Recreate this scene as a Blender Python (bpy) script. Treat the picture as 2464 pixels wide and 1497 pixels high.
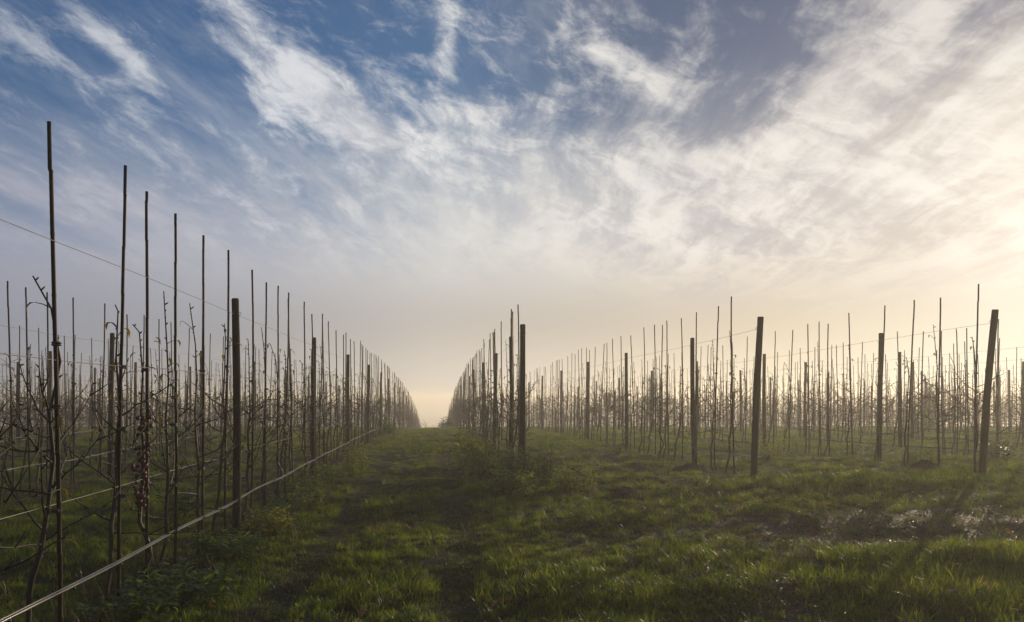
import bpy, math, random
import numpy as np
from mathutils import Vector, Matrix

for o in list(bpy.data.objects):
    bpy.data.objects.remove(o)
S = bpy.context.scene
COL = S.collection
R = math.radians

# ------------------------------------------------------------------ camera
cd = bpy.data.cameras.new("camera")
cam = bpy.data.objects.new("camera", cd)
COL.objects.link(cam)
cam.location = (0, 0, 1.40)
cam.rotation_euler = (R(90), 0, 0)
cd.sensor_width = 36.0
cd.lens = 36.0 * 1750 / 2464
cd.shift_x = (1232 - 1050) / 2464
cd.shift_y = (955 - 748.5) / 2464
cd.clip_start = 0.05
cd.clip_end = 3000
S.camera = cam

S.view_settings.view_transform = 'Standard'
S.view_settings.look = 'None'
S.view_settings.exposure = 0.0
S.view_settings.gamma = 1.0
S.view_settings.use_curve_mapping = False
S.render.engine = 'CYCLES'
S.cycles.use_denoising = True
S.cycles.max_bounces = 8
S.cycles.diffuse_bounces = 2
S.cycles.glossy_bounces = 2
S.cycles.transmission_bounces = 3
S.cycles.transparent_max_bounces = 8
S.cycles.volume_bounces = 4
S.cycles.sample_clamp_indirect = 6.0

# ------------------------------------------------------------------ sun
SUN_AZ, SUN_EL = R(41.0), R(8.8)      # to the right of the rows, low
SUN = Vector((math.sin(SUN_AZ) * math.cos(SUN_EL), math.cos(SUN_AZ) * math.cos(SUN_EL), math.sin(SUN_EL)))
sl = bpy.data.lights.new("sun", 'SUN')
sl.energy = 4.5
sl.angle = R(0.6)
sl.color = (1.0, 0.79, 0.53)
so = bpy.data.objects.new("sun", sl)
COL.objects.link(so)
so.rotation_euler = (-SUN).to_track_quat('-Z', 'Y').to_euler()


# ------------------------------------------------------------------ node helper
class NT:
    """Small builder for node trees: sockets in, sockets out."""
    def __init__(self, tree):
        self.t = tree
        self.n = tree.nodes
        self.n.clear()

    def new(self, kind, **kw):
        n = self.n.new(kind)
        for k, v in kw.items():
            setattr(n, k, v)
        return n

    def put(self, sock, v):
        if isinstance(v, bpy.types.NodeSocket):
            self.t.links.new(v, sock)
        elif isinstance(v, tuple) and len(v) == 3 and sock.type == 'RGBA':
            sock.default_value = (*v, 1)
        else:
            sock.default_value = v

    def m(self, op, a, b=None, c=None, clamp=False):
        n = self.new('ShaderNodeMath', operation=op, use_clamp=clamp)
        self.put(n.inputs[0], a)
        if b is not None:
            self.put(n.inputs[1], b)
        if c is not None:
            self.put(n.inputs[2], c)
        return n.outputs[0]

    def add(self, *a):
        o = a[0]
        for b in a[1:]:
            o = self.m('ADD', o, b)
        return o

    def mul(self, *a):
        o = a[0]
        for b in a[1:]:
            o = self.m('MULTIPLY', o, b)
        return o

    def step(self, v, lo, hi, t0=0.0, t1=1.0):
        n = self.new('ShaderNodeMapRange', interpolation_type='SMOOTHSTEP')
        self.put(n.inputs['Value'], v)
        self.put(n.inputs['From Min'], lo)
        self.put(n.inputs['From Max'], hi)
        self.put(n.inputs['To Min'], t0)
        self.put(n.inputs['To Max'], t1)
        return n.outputs['Result']

    def vec(self, x, y, z=0.0):
        n = self.new('ShaderNodeCombineXYZ')
        for i, v in enumerate((x, y, z)):
            self.put(n.inputs[i], v)
        return n.outputs[0]

    def noise(self, v, scale, detail=6.0, rough=0.5, dist=0.0, lac=2.0, out='Fac', dim='3D'):
        n = self.new('ShaderNodeTexNoise', noise_dimensions=dim)
        if v is not None:
            self.put(n.inputs['Vector'], v)
        n.inputs['Scale'].default_value = scale
        n.inputs['Detail'].default_value = detail
        n.inputs['Roughness'].default_value = rough
        n.inputs['Lacunarity'].default_value = lac
        n.inputs['Distortion'].default_value = dist
        return n.outputs[out]

    def mix(self, f, a, b, blend='MIX'):
        n = self.new('ShaderNodeMix', data_type='RGBA', blend_type=blend)
        n.clamp_factor = True
        self.put(n.inputs[0], f)
        self.put(n.inputs[6], a)
        self.put(n.inputs[7], b)
        return n.outputs[2]

    def vscale(self, v, k):
        n = self.new('ShaderNodeVectorMath', operation='SCALE')
        self.put(n.inputs[0], v)
        self.put(n.inputs['Scale'], k)
        return n.outputs[0]

    def vadd(self, a, b):
        n = self.new('ShaderNodeVectorMath', operation='ADD')
        self.put(n.inputs[0], a)
        self.put(n.inputs[1], b)
        return n.outputs[0]

    def ramp(self, f, stops):
        n = self.new('ShaderNodeValToRGB')
        e = n.color_ramp.elements
        while len(e) < len(stops):
            e.new(0.5)
        for i, (p, c) in enumerate(stops):
            e[i].position = p
            e[i].color = (*c, 1) if len(c) == 3 else c
        self.put(n.inputs[0], f)
        return n.outputs[0]


# ------------------------------------------------------------------ world: low sun sky with cirrus and a pale veil
world = bpy.data.worlds.new("World")
S.world = world
world.use_nodes = True
W = NT(world.node_tree)
tc = W.new('ShaderNodeTexCoord')
sep = W.new('ShaderNodeSeparateXYZ')
W.put(sep.inputs[0], tc.outputs['Generated'])
dx, dy, dz = sep.outputs
rr = W.m('SQRT', W.add(W.mul(dx, dx), W.mul(dy, dy)))
el = W.m('DIVIDE', dz, W.m('MAXIMUM', rr, 0.001))          # tangent of the height angle
az = W.m('ARCTAN2', dx, dy)                                # bearing from the rows
ae = W.vec(az, el, 0.0)
sdv = W.new('ShaderNodeVectorMath', operation='DOT_PRODUCT')
W.put(sdv.inputs[0], tc.outputs['Generated'])
sdv.inputs[1].default_value = SUN
sdot = sdv.outputs['Value']

sky = W.new('ShaderNodeTexSky', sky_type='NISHITA')
sky.sun_disc = False
sky.sun_elevation = SUN_EL
sky.sun_rotation = SUN_AZ
sky.air_density = 1.2
sky.dust_density = 0.6
sky.ozone_density = 2.5


def bear(px, py):
    """bearing and tangent of height for a direction on the 2464-wide plate"""
    a = math.atan((px - 1050) / 1750)
    return a, (955 - py) / 1750 * math.cos(a)


def patch(x, y, rx, ry, deg, amp):
    """one soft elliptical region of the sky, by direction"""
    a, e = bear(x, y)
    k = math.cos(a)
    mp = W.new('ShaderNodeMapping', vector_type='TEXTURE')
    W.put(mp.inputs['Vector'], ae)
    mp.inputs['Location'].default_value = (a, e, 0)
    mp.inputs['Rotation'].default_value = (0, 0, R(-deg))
    mp.inputs['Scale'].default_value = (rx / 1750 * k, ry / 1750 * k, 1)
    g = W.new('ShaderNodeTexGradient', gradient_type='SPHERICAL')
    W.put(g.inputs[0], mp.outputs[0])
    return W.mul(W.step(g.outputs['Fac'], 0.0, 1.0), amp)


def planar(turn, lift):
    """cloud-layer coordinates: streaks run towards bearing `turn`"""
    h = W.m('MAXIMUM', W.add(dz, lift), 0.02)
    c, s = math.cos(R(turn)), math.sin(R(turn))
    t = W.m('DIVIDE', W.add(W.mul(dx, c), W.mul(dy, -s)), h)
    u = W.m('DIVIDE', W.add(W.mul(dx, s), W.mul(dy, c)), h)
    return t, u


clear = W.mix(1.0, sky.outputs[0], W.ramp(W.step(az, -0.45, 0.55), [(0.0, (.064, .080, .110)), (0.45, (.072, .080, .098)), (0.75, (.066, .061, .070)), (1.0, (.050, .046, .054))]), 'MULTIPLY')

clear = W.mix(1.0, clear, (.62, .60, .58), 'DARKEN')

# --- thin high veil: thick and pale near the horizon, gone in the upper part of the sky
a01 = W.m('DIVIDE', W.add(az, 0.56), 1.26, clamp=True)          # 0 far left .. 1 at the sun's side
t, u = planar(9.0, 0.10)
edge = W.noise(W.vec(W.mul(t, 1.1), W.mul(u, 0.30), 7.7), 1.8, 6, 0.55, 0.5)
edge2 = W.noise(W.vec(W.mul(t, 3.6), W.mul(u, 0.55), 2.2), 1.8, 6, 0.58, 0.3)
e_w = W.add(el, W.mul(W.add(edge, -0.5), 0.20), W.mul(W.add(edge2, -0.5), 0.17))
veil_low = W.ramp(a01, [(0.0, (.295, .30, .355)), (0.22, (.35, .35, .375)), (0.44, (.53, .48, .435)), (0.62, (.56, .49, .405)), (0.80, (.68, .575, .43)), (1.0, (.84, .74, .58))])
veil_high = W.ramp(a01, [(0.0, (.36, .37, .45)), (0.24, (.50, .50, .545)), (0.42, (.67, .66, .65)), (0.58, (.80, .76, .70)), (0.74, (.86, .79, .71)), (0.88, (.86, .78, .69)), (1.0, (.90, .82, .71))])
horizon = W.ramp(a01, [(0.0, (.275, .280, .310)), (0.25, (.40, .385, .375)), (0.44, (.72, .645, .555)), (0.62, (.80, .70, .55)), (0.80, (.92, .79, .58)), (1.0, (1.0, .90, .70))])
veil_low = W.mix(W.step(el, 0.0, 0.13), horizon, veil_low)
veil_c = W.mix(W.step(el, 0.07, 0.23), veil_low, veil_high)
v_lo = W.ramp(a01, [(0.0, (.17,) * 3), (0.30, (.185,) * 3), (0.52, (.20,) * 3), (0.7, (.24,) * 3), (1.0, (.28,) * 3)])
v_hi = W.ramp(a01, [(0.0, (.42,) * 3), (0.30, (.43,) * 3), (0.52, (.40,) * 3), (0.7, (.44,) * 3), (1.0, (.50,) * 3)])
veil = W.step(e_w, v_hi, v_lo)

# --- cirrus
warp = W.noise(W.vec(t, u, 3.3), 1.3, 4, 0.5, out='Color')
wv = W.vscale(W.vadd(warp, (-.5, -.5, -.5)), 0.7)
p1 = W.vadd(W.vec(W.mul(t, 1.5), W.mul(u, 0.42), 0.0), wv)
streak = W.noise(p1, 1.9, 9, 0.66, 0.10)
warp2 = W.noise(W.vec(W.mul(az, 7.0), W.mul(el, 10.0), 1.7), 1.0, 5, 0.55, out='Color')
wv2 = W.vscale(W.vadd(warp2, (-.5, -.5, -.5)), .8)
p2 = W.vadd(W.vec(W.add(W.mul(az, 10.0), W.mul(el, 5.0)), W.add(W.mul(el, 15.0), W.mul(az, 3.0)), 0.0), wv2)
puff = W.noise(p2, 1.35, 9, 0.68, 0.35)
fine = W.noise(W.vadd(W.vec(W.mul(t, 7.0), W.mul(u, 1.1), 0.0), W.vscale(wv, 3.0)), 1.6, 7, 0.62, 0.3)

P = [  # x, y, rx, ry, slope (deg, clockwise), amount: where cloud lies thick or the sky is open
    (60, 90, 260, 60, 38, .30), (270, 110, 230, 55, 38, .42), (300, 330, 420, 55, 27, .20),
    (590, 110, 260, 95, 62, .38), (740, 190, 220, 110, 45, .36), (860, 280, 330, 110, 33, .46),
    (1070, 110, 270, 55, 95, .26), (1000, 230, 240, 70, 20, .22), (1190, 275, 170, 55, 5, .30),
    (1420, 120, 130, 45, 18, .36), (1570, 200, 230, 65, 38, .34), (1340, 240, 90, 70, 60, .24),
    (1560, 380, 420, 110, 12, .34), (1340, 90, 160, 50, -65, .12), (1640, 110, 260, 60, -60, .14), 
    (2180, 170, 430, 85, -47, .40), (2350, 260, 420, 120, -35, .34), (2060, 360, 500, 150, -20, .36), (1880, 330, 170, 90, -45, .24),
    (700, 130, 120, 90, 50, .20), (800, 210, 160, 80, 30, .22), (850, 290, 170, 70, 35, .22), (1210, 270, 90, 40, 0, .18), (1080, 130, 220, 40, 93, .18), (590, 60, 150, 60, 60, .16), (280, 110, 140, 40, 35, .18), (2330, 150, 300, 60, -40, .18), (1980, 270, 200, 60, -50, .16),
    (920, 350, 300, 110, 22, .30), (680, 260, 150, 60, 40, .16), (1130, 330, 260, 70, 10, .20), (1300, 230, 260, 60, 0, .14), (2000, 560, 500, 110, 0, .14), (2300, 400, 380, 150, -40, .18), (1500, 520, 400, 80, 0, .14),
    (1750, 420, 420, 120, 10, .22), (2150, 480, 480, 140, -10, .16), (1050, 380, 420, 80, 20, .16), (1330, 420, 300, 80, 12, .16),
    (480, 180, 170, 130, 40, -.34), (420, 60, 120, 70, 40, -.30), (560, 300, 260, 60, 32, -.26), (160, 250, 260, 50, 25, -.14),
    (1300, 90, 200, 140, 90, -.10), (1250, 190, 150, 60, 0, -.14), (1720, 330, 150, 60, 25, -.26), (1440, 300, 170, 40, 5, -.20),
    (1830, 160, 260, 150, -50, -.16), (2330, 60, 130, 50, -40, -.16), (2260, 20, 400, 60, 0, -.12),
]
bias = patch(*P[0])
for q in P[1:]:
    bias = W.add(bias, patch(*q))
side = W.step(az, 0.10, 0.40)                      # more combed streaks towards the sun, more puffs on the other side
form = W.add(W.mul(streak, W.m('MULTIPLY_ADD', side, 0.35, 0.40)), W.mul(puff, W.m('MULTIPLY_ADD', side, -0.25, 0.62)))
dens = W.add(W.mul(W.add(form, -.5), 1.55), W.mul(bias, 0.56), W.mul(W.add(fine, -.5), 0.46))
c1 = W.step(dens, -0.06, 0.44)
c_thin = W.mul(W.step(W.add(streak, W.mul(W.add(fine, -.5), .35)), 0.42, 0.80), 0.35)
cover = W.m('MAXIMUM', W.mul(c1, W.m('MULTIPLY_ADD', side, -.22, .95)), c_thin)
cover = W.mul(cover, W.step(W.add(el, W.mul(side, .05), W.mul(W.add(edge, -.5), .12)), 0.13, 0.27))
cloud_c = W.ramp(a01, [(0.0, (.46, .49, .56)), (0.30, (.74, .75, .77)), (0.52, (.84, .82, .79)), (0.75, (.90, .85, .78)), (1.0, (.92, .87, .78))])
shade = W.mix(W.step(W.add(puff, W.mul(W.add(fine, -.5), .5)), 0.30, 0.65), W.ramp(a01, [(0.0, (.36, .40, .50)), (0.5, (.50, .51, .55)), (1.0, (.66, .60, .54))]), cloud_c)

roll = W.noise(W.vadd(W.vec(W.mul(t, 1.7), W.mul(u, .62), 5.0), W.vscale(wv, 1.1)), 1.6, 8, 0.66, 0.2)
holl = W.add(W.mul(puff, .45), W.mul(roll, .75), W.mul(W.add(streak, -.5), .8), W.mul(W.add(fine, -.5), .30))
hollow = W.mul(W.step(holl, 0.70, 0.44), W.step(W.add(el, W.mul(side, .04)), 0.12, 0.24), W.m('MULTIPLY_ADD', side, .40, .50))
veil_t = W.mix(hollow, veil_c, W.ramp(a01, [(0.0, (.20, .26, .40)), (0.45, (.40, .44, .52)), (0.75, (.53, .49, .49)), (1.0, (.66, .57, .48))]))
base = W.mix(W.mul(veil, 0.97), clear, veil_t)
full = W.mix(cover, base, shade)
# glow of the hidden sun through the veil
gl = W.add(W.mul(W.m('POWER', W.m('MAXIMUM', sdot, 0.0), 14.0), .55), W.mul(W.m('POWER', W.m('MAXIMUM', sdot, 0.0), 90.0), .75), W.mul(W.m('POWER', W.m('MAXIMUM', sdot, 0.0), 300.0), .7))
full = W.mix(1.0, full, W.vscale(W.vec(1.0, .89, .75), W.mul(gl, 0.13)), 'ADD')
# below the horizon: pale fog bank
full = W.mix(W.step(el, -0.02, 0.0), veil_low, full)
wout = W.new('ShaderNodeOutputWorld')
bg = W.new('ShaderNodeBackground')
bg.inputs['Strength'].default_value = 0.1
W.put(bg.inputs['Color'], W.vscale(full, 10.0))
W.t.links.new(bg.outputs[0], wout.inputs[0])


# ------------------------------------------------------------------ mesh helpers
class MB:
    """Collects vertices and faces for one mesh object."""
    def __init__(self):
        self.v, self.f, self.n, self.sm = [], [], 0, []

    def raw(self, v, f):
        v = np.asarray(v, float).reshape(-1, 3)
        self.v.append(v)
        self.f.extend([tuple(i + self.n for i in q) for q in f])
        self.n += len(v)

    def tube(self, pts, rad, sides=6, cap=True):
        pts = np.asarray(pts, float)
        rad = np.broadcast_to(np.asarray(rad, float), (len(pts),))
        d = np.gradient(pts, axis=0)
        d /= np.linalg.norm(d, axis=1)[:, None] + 1e-12
        ref = np.array([0.31, 0.9, 0.17]) if abs(d[0][2]) > 0.6 else np.array([0.05, 0.12, 1.0])
        a = np.cross(d, ref)
        a /= np.linalg.norm(a, axis=1)[:, None] + 1e-12
        b = np.cross(d, a)
        th = np.arange(sides) * 2 * math.pi / sides
        ring = a[:, None, :] * np.cos(th)[None, :, None] + b[:, None, :] * np.sin(th)[None, :, None]
        v = (pts[:, None, :] + ring * rad[:, None, None]).reshape(-1, 3)
        f = []
        for i in range(len(pts) - 1):
            for j in range(sides):
                k = (j + 1) % sides
                f.append((i * sides + j, i * sides + k, (i + 1) * sides + k, (i + 1) * sides + j))
        if cap:
            f.append(tuple(range(sides))[::-1])
            f.append(tuple((len(pts) - 1) * sides + j for j in range(sides)))
        self.raw(v, f)

    def ball(self, c, r, seg=7, rings=5, sq=(1, 1, 1)):
        v, f = [], []
        for i in range(rings + 1):
            ph = math.pi * i / rings
            for j in range(seg):
                th = 2 * math.pi * j / seg
                v.append((c[0] + r * sq[0] * math.sin(ph) * math.cos(th), c[1] + r * sq[1] * math.sin(ph) * math.sin(th), c[2] + r * sq[2] * math.cos(ph)))
        for i in range(rings):
            for j in range(seg):
                k = (j + 1) % seg
                f.append((i * seg + j, (i + 1) * seg + j, (i + 1) * seg + k, i * seg + k))
        self.raw(v, f)

    def leaf(self, base, d, length, width, curl=0.6, fold=0.25, up=(0, 0, 1)):
        """curled leaf blade: 4 stations, folded along the midrib"""
        d = np.asarray(d, float)
        d /= np.linalg.norm(d) + 1e-9
        s = np.cross(d, up)
        if np.linalg.norm(s) < 1e-3:
            s = np.array([1.0, 0, 0])
        s /= np.linalg.norm(s)
        n = np.cross(s, d)
        v, f = [], []
        st = [(0.0, 0.05), (0.28, 0.85), (0.62, 0.9), (1.0, 0.04)]
        p = np.asarray(base, float)
        pt = 0.0
        ang = 0.0
        for t_, w_ in st:
            ang = -curl * t_
            p = p + (d * math.cos(ang) + n * math.sin(ang)) * (t_ - pt) * length
            pt = t_
            o = s * width * 0.5 * w_
            nn = n * width * fold * w_
            v += [p - o + nn, p, p + o + nn]
        for i in range(3):
            q = i * 3
            f += [(q, q + 1, q + 4, q + 3), (q + 1, q + 2, q + 5, q + 4)]
        self.raw(v, f)

    def mesh(self, name, mat, smooth=True):
        me = bpy.data.meshes.new(name)
        v = np.concatenate(self.v) if self.v else np.zeros((0, 3))
        me.from_pydata(v.tolist(), [], self.f)
        me.materials.append(mat)
        if smooth:
            me.polygons.foreach_set('use_smooth', [True] * len(me.polygons))
        me.update()
        return me


def put(name, me, parent=None, loc=None, rot=None, scale=None):
    o = bpy.data.objects.new(name, me)
    COL.objects.link(o)
    if parent is not None:
        o.parent = parent
    if loc is not None:
        o.location = loc
    if rot is not None:
        o.rotation_euler = rot
    if scale is not None:
        o.scale = scale
    return o


def tag(o, label=None, cat=None, group=None, kind=None):
    for k, v in (('label', label), ('category', cat), ('group', group), ('kind', kind)):
        if v:
            o[k] = v
    return o


# ------------------------------------------------------------------ terrain
_rs = np.random.RandomState(5)
_lat = _rs.rand(256, 256)


def vnoise(x, y):
    x = np.asarray(x, float)
    y = np.asarray(y, float)
    xi, yi = np.floor(x).astype(int), np.floor(y).astype(int)
    fx, fy = x - xi, y - yi
    fx, fy = fx * fx * (3 - 2 * fx), fy * fy * (3 - 2 * fy)
    g = lambda a, b: _lat[a & 255, b & 255]
    return (g(xi, yi) * (1 - fx) + g(xi + 1, yi) * fx) * (1 - fy) + (g(xi, yi + 1) * (1 - fx) + g(xi + 1, yi + 1) * fx) * fy - 0.5


def gauss(x, y, cx, cy, sx, sy):
    return np.exp(-((x - cx) / sx) ** 2 - ((y - cy) / sy) ** 2)


def sstep(v, a, b):
    q = np.clip((v - a) / (b - a), 0, 1)
    return q * q * (3 - 2 * q)


ROW0, ROWD = -2.07, 3.40
HEAD = 10.8                                     # the rows on the right begin here


def ground(x, y):
    x = np.asarray(x, float)
    y = np.asarray(y, float)
    t = np.maximum(y - 18, 0)
    tt = np.minimum(t, 77)
    z = -.00085 * tt * tt - .131 * 25 * (1 - np.exp(-np.maximum(t - 77, 0) / 25)) - .033 * np.clip(t - 100, 0, 600)
    z = z + .09 * (1 - np.exp(-((x + 1.5) / 3.2) ** 2)) * sstep(y, 4, 9)
    z = z + .17 * gauss(x, y, 8.5, 10.5, 3.5, 4.5)
    near = 1 - sstep(y, 40, 80)
    z = z + near * (.085 * vnoise(x * .75 + 11, y * .95 + 4) + .060 * vnoise(x * 1.9 + 3, y * 2.3 + 9) + .030 * vnoise(x * 5.1, y * 5.7 + 2))
    # wheel tracks along the alleys
    for k in range(-2, 4):
        c = ROW0 + ROWD * (k + .5)
        on = 1.0 if k == 0 else sstep(y, HEAD - 2, HEAD + 1)
        for s in (-.68, .58):
            z = z - .018 * on * near * np.exp(-((x - c - s + .12 * vnoise(y * .4, k * 7.3)) / .17) ** 2)
    # banks left standing
    z = z + .07 * gauss(x, y, .55, 10.4, .55, .9) + .06 * gauss(x, y, 5.2, 10.0, 1.3, .5) - .03 * gauss(x, y, 4.9, 7.3, 1.6, .7)
    z = z + .10 * gauss(x, y, 4.3, 5.75, 1.3, .38) + .05 * gauss(x, y, 3.0, 5.1, 1.2, .3)
    return z


def gz(x, y):
    return float(ground(x, y))


def row_x(k):
    return ROW0 + ROWD * k


def mudness(x, y):
    n = vnoise(x * 3.1 + 5, y * 3.7) + .6 * vnoise(x * 8, y * 9 + 3)
    m = 1.9 * gauss(x, y, 5.4, 7.35, 2.4, .80) + 1.2 * gauss(x, y, 2.35, 5.05, .42, .42) + .9 * gauss(x, y, 3.6, 6.75, 1.2, .3) + .5 * gauss(x, y, -1.15, 5.1, .16, .6)
    return np.clip(m + n * .8 * (m > .08), 0, 1)


def stripness(x, y):
    """bare, weedy soil under the tree rows"""
    k = np.round((x - ROW0) / ROWD)
    d = np.abs(x - (ROW0 + k * ROWD))
    s = 1 - sstep(d + .35 * vnoise(x * 1.5, y * 1.5), .18, .52)
    s = np.where((k >= 1), s * sstep(y, HEAD - .6, HEAD + .2), s)
    return s


def axis(lo, hi, fine_lo, fine_hi, step, grow=1.12):
    a = list(np.arange(fine_lo, fine_hi, step))
    s = step
    p = a[-1]
    while p < hi:
        s = min(s * grow, 25)
        p += s
        a.append(p)
    s = step
    p = a[0]
    while p > lo:
        s = min(s * grow, 25)
        p -= s
        a.insert(0, p)
    return np.array(a)


gx = axis(-700, 900, -9, 13, .11)
gy = axis(-60, 1000, 2.5, 22, .11, 1.06)
GX, GY = np.meshgrid(gx, gy)
GZ = ground(GX, GY)
me = bpy.data.meshes.new("ground")
nx, ny = len(gx), len(gy)
me.vertices.add(nx * ny)
me.vertices.foreach_set('co', np.stack([GX, GY, GZ], -1).ravel())
ii = (np.arange(ny - 1)[:, None] * nx + np.arange(nx - 1)[None, :]).ravel()
quads = np.stack([ii, ii + 1, ii + 1 + nx, ii + nx], 1)
me.loops.add(quads.size)
me.loops.foreach_set('vertex_index', quads.ravel())
me.polygons.add(len(quads))
me.polygons.foreach_set('loop_start', np.arange(len(quads)) * 4)
me.polygons.foreach_set('use_smooth', np.ones(len(quads), bool))
for nm, val in (('mud', mudness(GX, GY)), ('strip', stripness(GX, GY))):
    at = me.attributes.new(nm, 'FLOAT', 'POINT')
    at.data.foreach_set('value', val.ravel().astype(np.float32))
me.update()
me.validate()


# ------------------------------------------------------------------ materials
def material(name):
    m = bpy.data.materials.new(name)
    m.use_nodes = True
    n = NT(m.node_tree)
    o = n.new('ShaderNodeOutputMaterial')
    return m, n, o


def principled(n, out_, color, rough, bump=None, bump_k=0.3, bump_d=0.01, spec=0.5, **kw):
    p = n.new('ShaderNodeBsdfPrincipled')
    n.put(p.inputs['Base Color'], color)
    n.put(p.inputs['Roughness'], rough)
    n.put(p.inputs['Specular IOR Level'], spec)
    for k, v in kw.items():
        n.put(p.inputs[k], v)
    if bump is not None:
        b = n.new('ShaderNodeBump')
        b.inputs['Strength'].default_value = bump_k
        b.inputs['Distance'].default_value = bump_d
        n.put(b.inputs['Height'], bump)
        n.put(p.inputs['Normal'], b.outputs[0])
    if out_ is not None:
        n.t.links.new(p.outputs[0], out_.inputs['Surface'])
    return p


def obj_coord(n):
    return n.new('ShaderNodeTexCoord').outputs['Object']


def attr(n, name, out_='Fac'):
    a = n.new('ShaderNodeAttribute')
    a.attribute_name = name
    return a.outputs[out_]


# soil, moss and wet mud
m_ground, n, o = material("soil")
pos = n.new('ShaderNodeNewGeometry').outputs['Position']
big = n.noise(pos, 1.4, 5, .55)
small = n.noise(pos, 22.0, 6, .62)
crumb = n.noise(pos, 75.0, 4, .6)
green = n.ramp(n.add(big, n.mul(n.add(small, -.5), .6)), [(.34, (.012, .016, .005)), (.62, (.024, .030, .009))])
earth = n.ramp(small, [(.3, (.013, .010, .007)), (.7, (.042, .032, .022))])
c = n.mix(n.step(n.add(attr(n, 'strip'), n.mul(n.add(small, -.5), .8)), .35, .75), green, earth)
mud = n.step(n.add(attr(n, 'mud'), n.mul(n.add(small, -.5), .7)), .25, .6)
c = n.mix(mud, c, n.ramp(crumb, [(.35, (.010, .009, .008)), (.7, (.030, .026, .022))]))
principled(n, o, c, n.m('MULTIPLY_ADD', mud, -.28, .95), n.add(small, n.mul(crumb, .9)), 1.0, .10, .22)
g_ob = put("ground", me)
me.materials.append(m_ground)
g_ob['kind'] = 'structure'


def leafy(name, stops, rough=.42, trans=.45, tint=(1.25, 1.2, .55), var=9.0, spec=.5, per_obj=True):
    m, n, o = material(name)
    pos = n.new('ShaderNodeNewGeometry').outputs['Position']
    f = n.add(n.mul(n.noise(pos, var, 3, .6), .7), n.mul(n.noise(pos, .9, 3, .5), .5), -.1)
    if per_obj:
        inf = n.new('ShaderNodeObjectInfo').outputs['Random']
        f = n.add(f, n.mul(n.add(inf, -.5), .35))
    c = n.ramp(f, stops)
    p = principled(n, None, c, rough, spec=spec)
    tr = n.new('ShaderNodeBsdfTranslucent')
    n.put(tr.inputs['Color'], n.mix(1.0, c, tint, 'MULTIPLY'))
    mx = n.new('ShaderNodeMixShader')
    mx.inputs[0].default_value = trans
    n.t.links.new(p.outputs[0], mx.inputs[1])
    n.t.links.new(tr.outputs[0], mx.inputs[2])
    n.t.links.new(mx.outputs[0], o.inputs['Surface'])
    return m


m_grass = leafy("grass_blades", [(.22, (.007, .013, .003)), (.45, (.018, .027, .005)), (.68, (.038, .044, .008)), (.9, (.075, .062, .018))], .42, .64, (6.4, 6.8, 1.5), spec=.38)
m_dry = leafy("dry_stalks", [(.25, (.035, .030, .014)), (.55, (.075, .058, .028)), (.85, (.14, .105, .052))], .6, .30, (1.1, 1.0, .8))
m_weed = leafy("weed_leaves", [(.25, (.018, .036, .008)), (.5, (.042, .070, .014)), (.8, (.085, .100, .020))], .38, .50, (3.0, 3.2, 1.0))
m_weedpale = leafy("pale_weed_leaves", [(.25, (.050, .072, .016)), (.5, (.095, .115, .028)), (.8, (.15, .14, .040))], .42, .55, (2.9, 2.9, 1.0))
m_fallen = leafy("fallen_leaf", [(.2, (.045, .026, .014)), (.48, (.11, .062, .028)), (.68, (.20, .12, .045)), (.9, (.34, .22, .075))], .65, .30, (1.1, 1.0, .8), 30.0, spec=.15)
m_last = leafy("last_leaves", [(.2, (.055, .060, .012)), (.5, (.13, .105, .018)), (.8, (.24, .15, .025))], .38, .5, (1.2, 1.1, .5), 40.0)


def bark(name, stops, rough, scale, stretch, bk=.6, bd=.004, spec=.4):
    m, n, o = material(name)
    v = obj_coord(n)
    mp = n.new('ShaderNodeMapping')
    n.put(mp.inputs['Vector'], v)
    mp.inputs['Scale'].default_value = stretch
    a = n.noise(mp.outputs[0], scale, 6, .62)
    inf = n.new('ShaderNodeObjectInfo').outputs['Random']
    f = n.add(a, n.mul(n.add(inf, -.5), .25))
    principled(n, o, n.ramp(f, stops), rough, a, bk, bd, spec)
    return m


m_bark = bark("fruit_tree_bark", [(.3, (.008, .006, .004)), (.55, (.016, .012, .009)), (.8, (.034, .026, .020))], .6, 30, (1, 1, .35), .6, .003, .28)
m_post = bark("weathered_post", [(.25, (.006, .0045, .003)), (.5, (.014, .011, .008)), (.78, (.040, .031, .024))], .8, 26, (1, 1, .06), .9, .006, .10)
m_cane = bark("bamboo", [(.25, (.007, .005, .003)), (.55, (.016, .010, .006)), (.8, (.034, .022, .012))], .5, 18, (1, 1, .08), .25, .002, .10)
m_soilheap = bark("dug_soil", [(.3, (.010, .008, .006)), (.7, (.035, .027, .019))], .85, 40, (1, 1, 1), 1.0, .02, .3)
m_hedge = bark("far_twigs", [(.3, (.03, .025, .02)), (.7, (.06, .05, .04))], .8, 5, (1, 1, 1))

m_tie, n, o = material("rubber_tie")
principled(n, o, n.ramp(n.noise(obj_coord(n), 60, 3), [(.3, (.008, .008, .008)), (.7, (.022, .021, .020))]), .5)
m_wire, n, o = material("galvanised_wire")
principled(n, o, n.ramp(n.noise(obj_coord(n), 14, 4), [(.3, (.05, .047, .043)), (.7, (.12, .115, .105))]), .5, Metallic=.4)
m_hose, n, o = material("wet_hose")
principled(n, o, n.ramp(n.noise(obj_coord(n), 9, 5), [(.3, (.030, .030, .032)), (.7, (.075, .074, .072))]), .20, n.noise(obj_coord(n), 120, 3), .15, .002, 1.0)
m_apple, n, o = material("crab_apple_skin")
principled(n, o, n.ramp(n.noise(obj_coord(n), 26, 4), [(.3, (.030, .004, .004)), (.7, (.075, .009, .008))]), .5, spec=.3)


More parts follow.
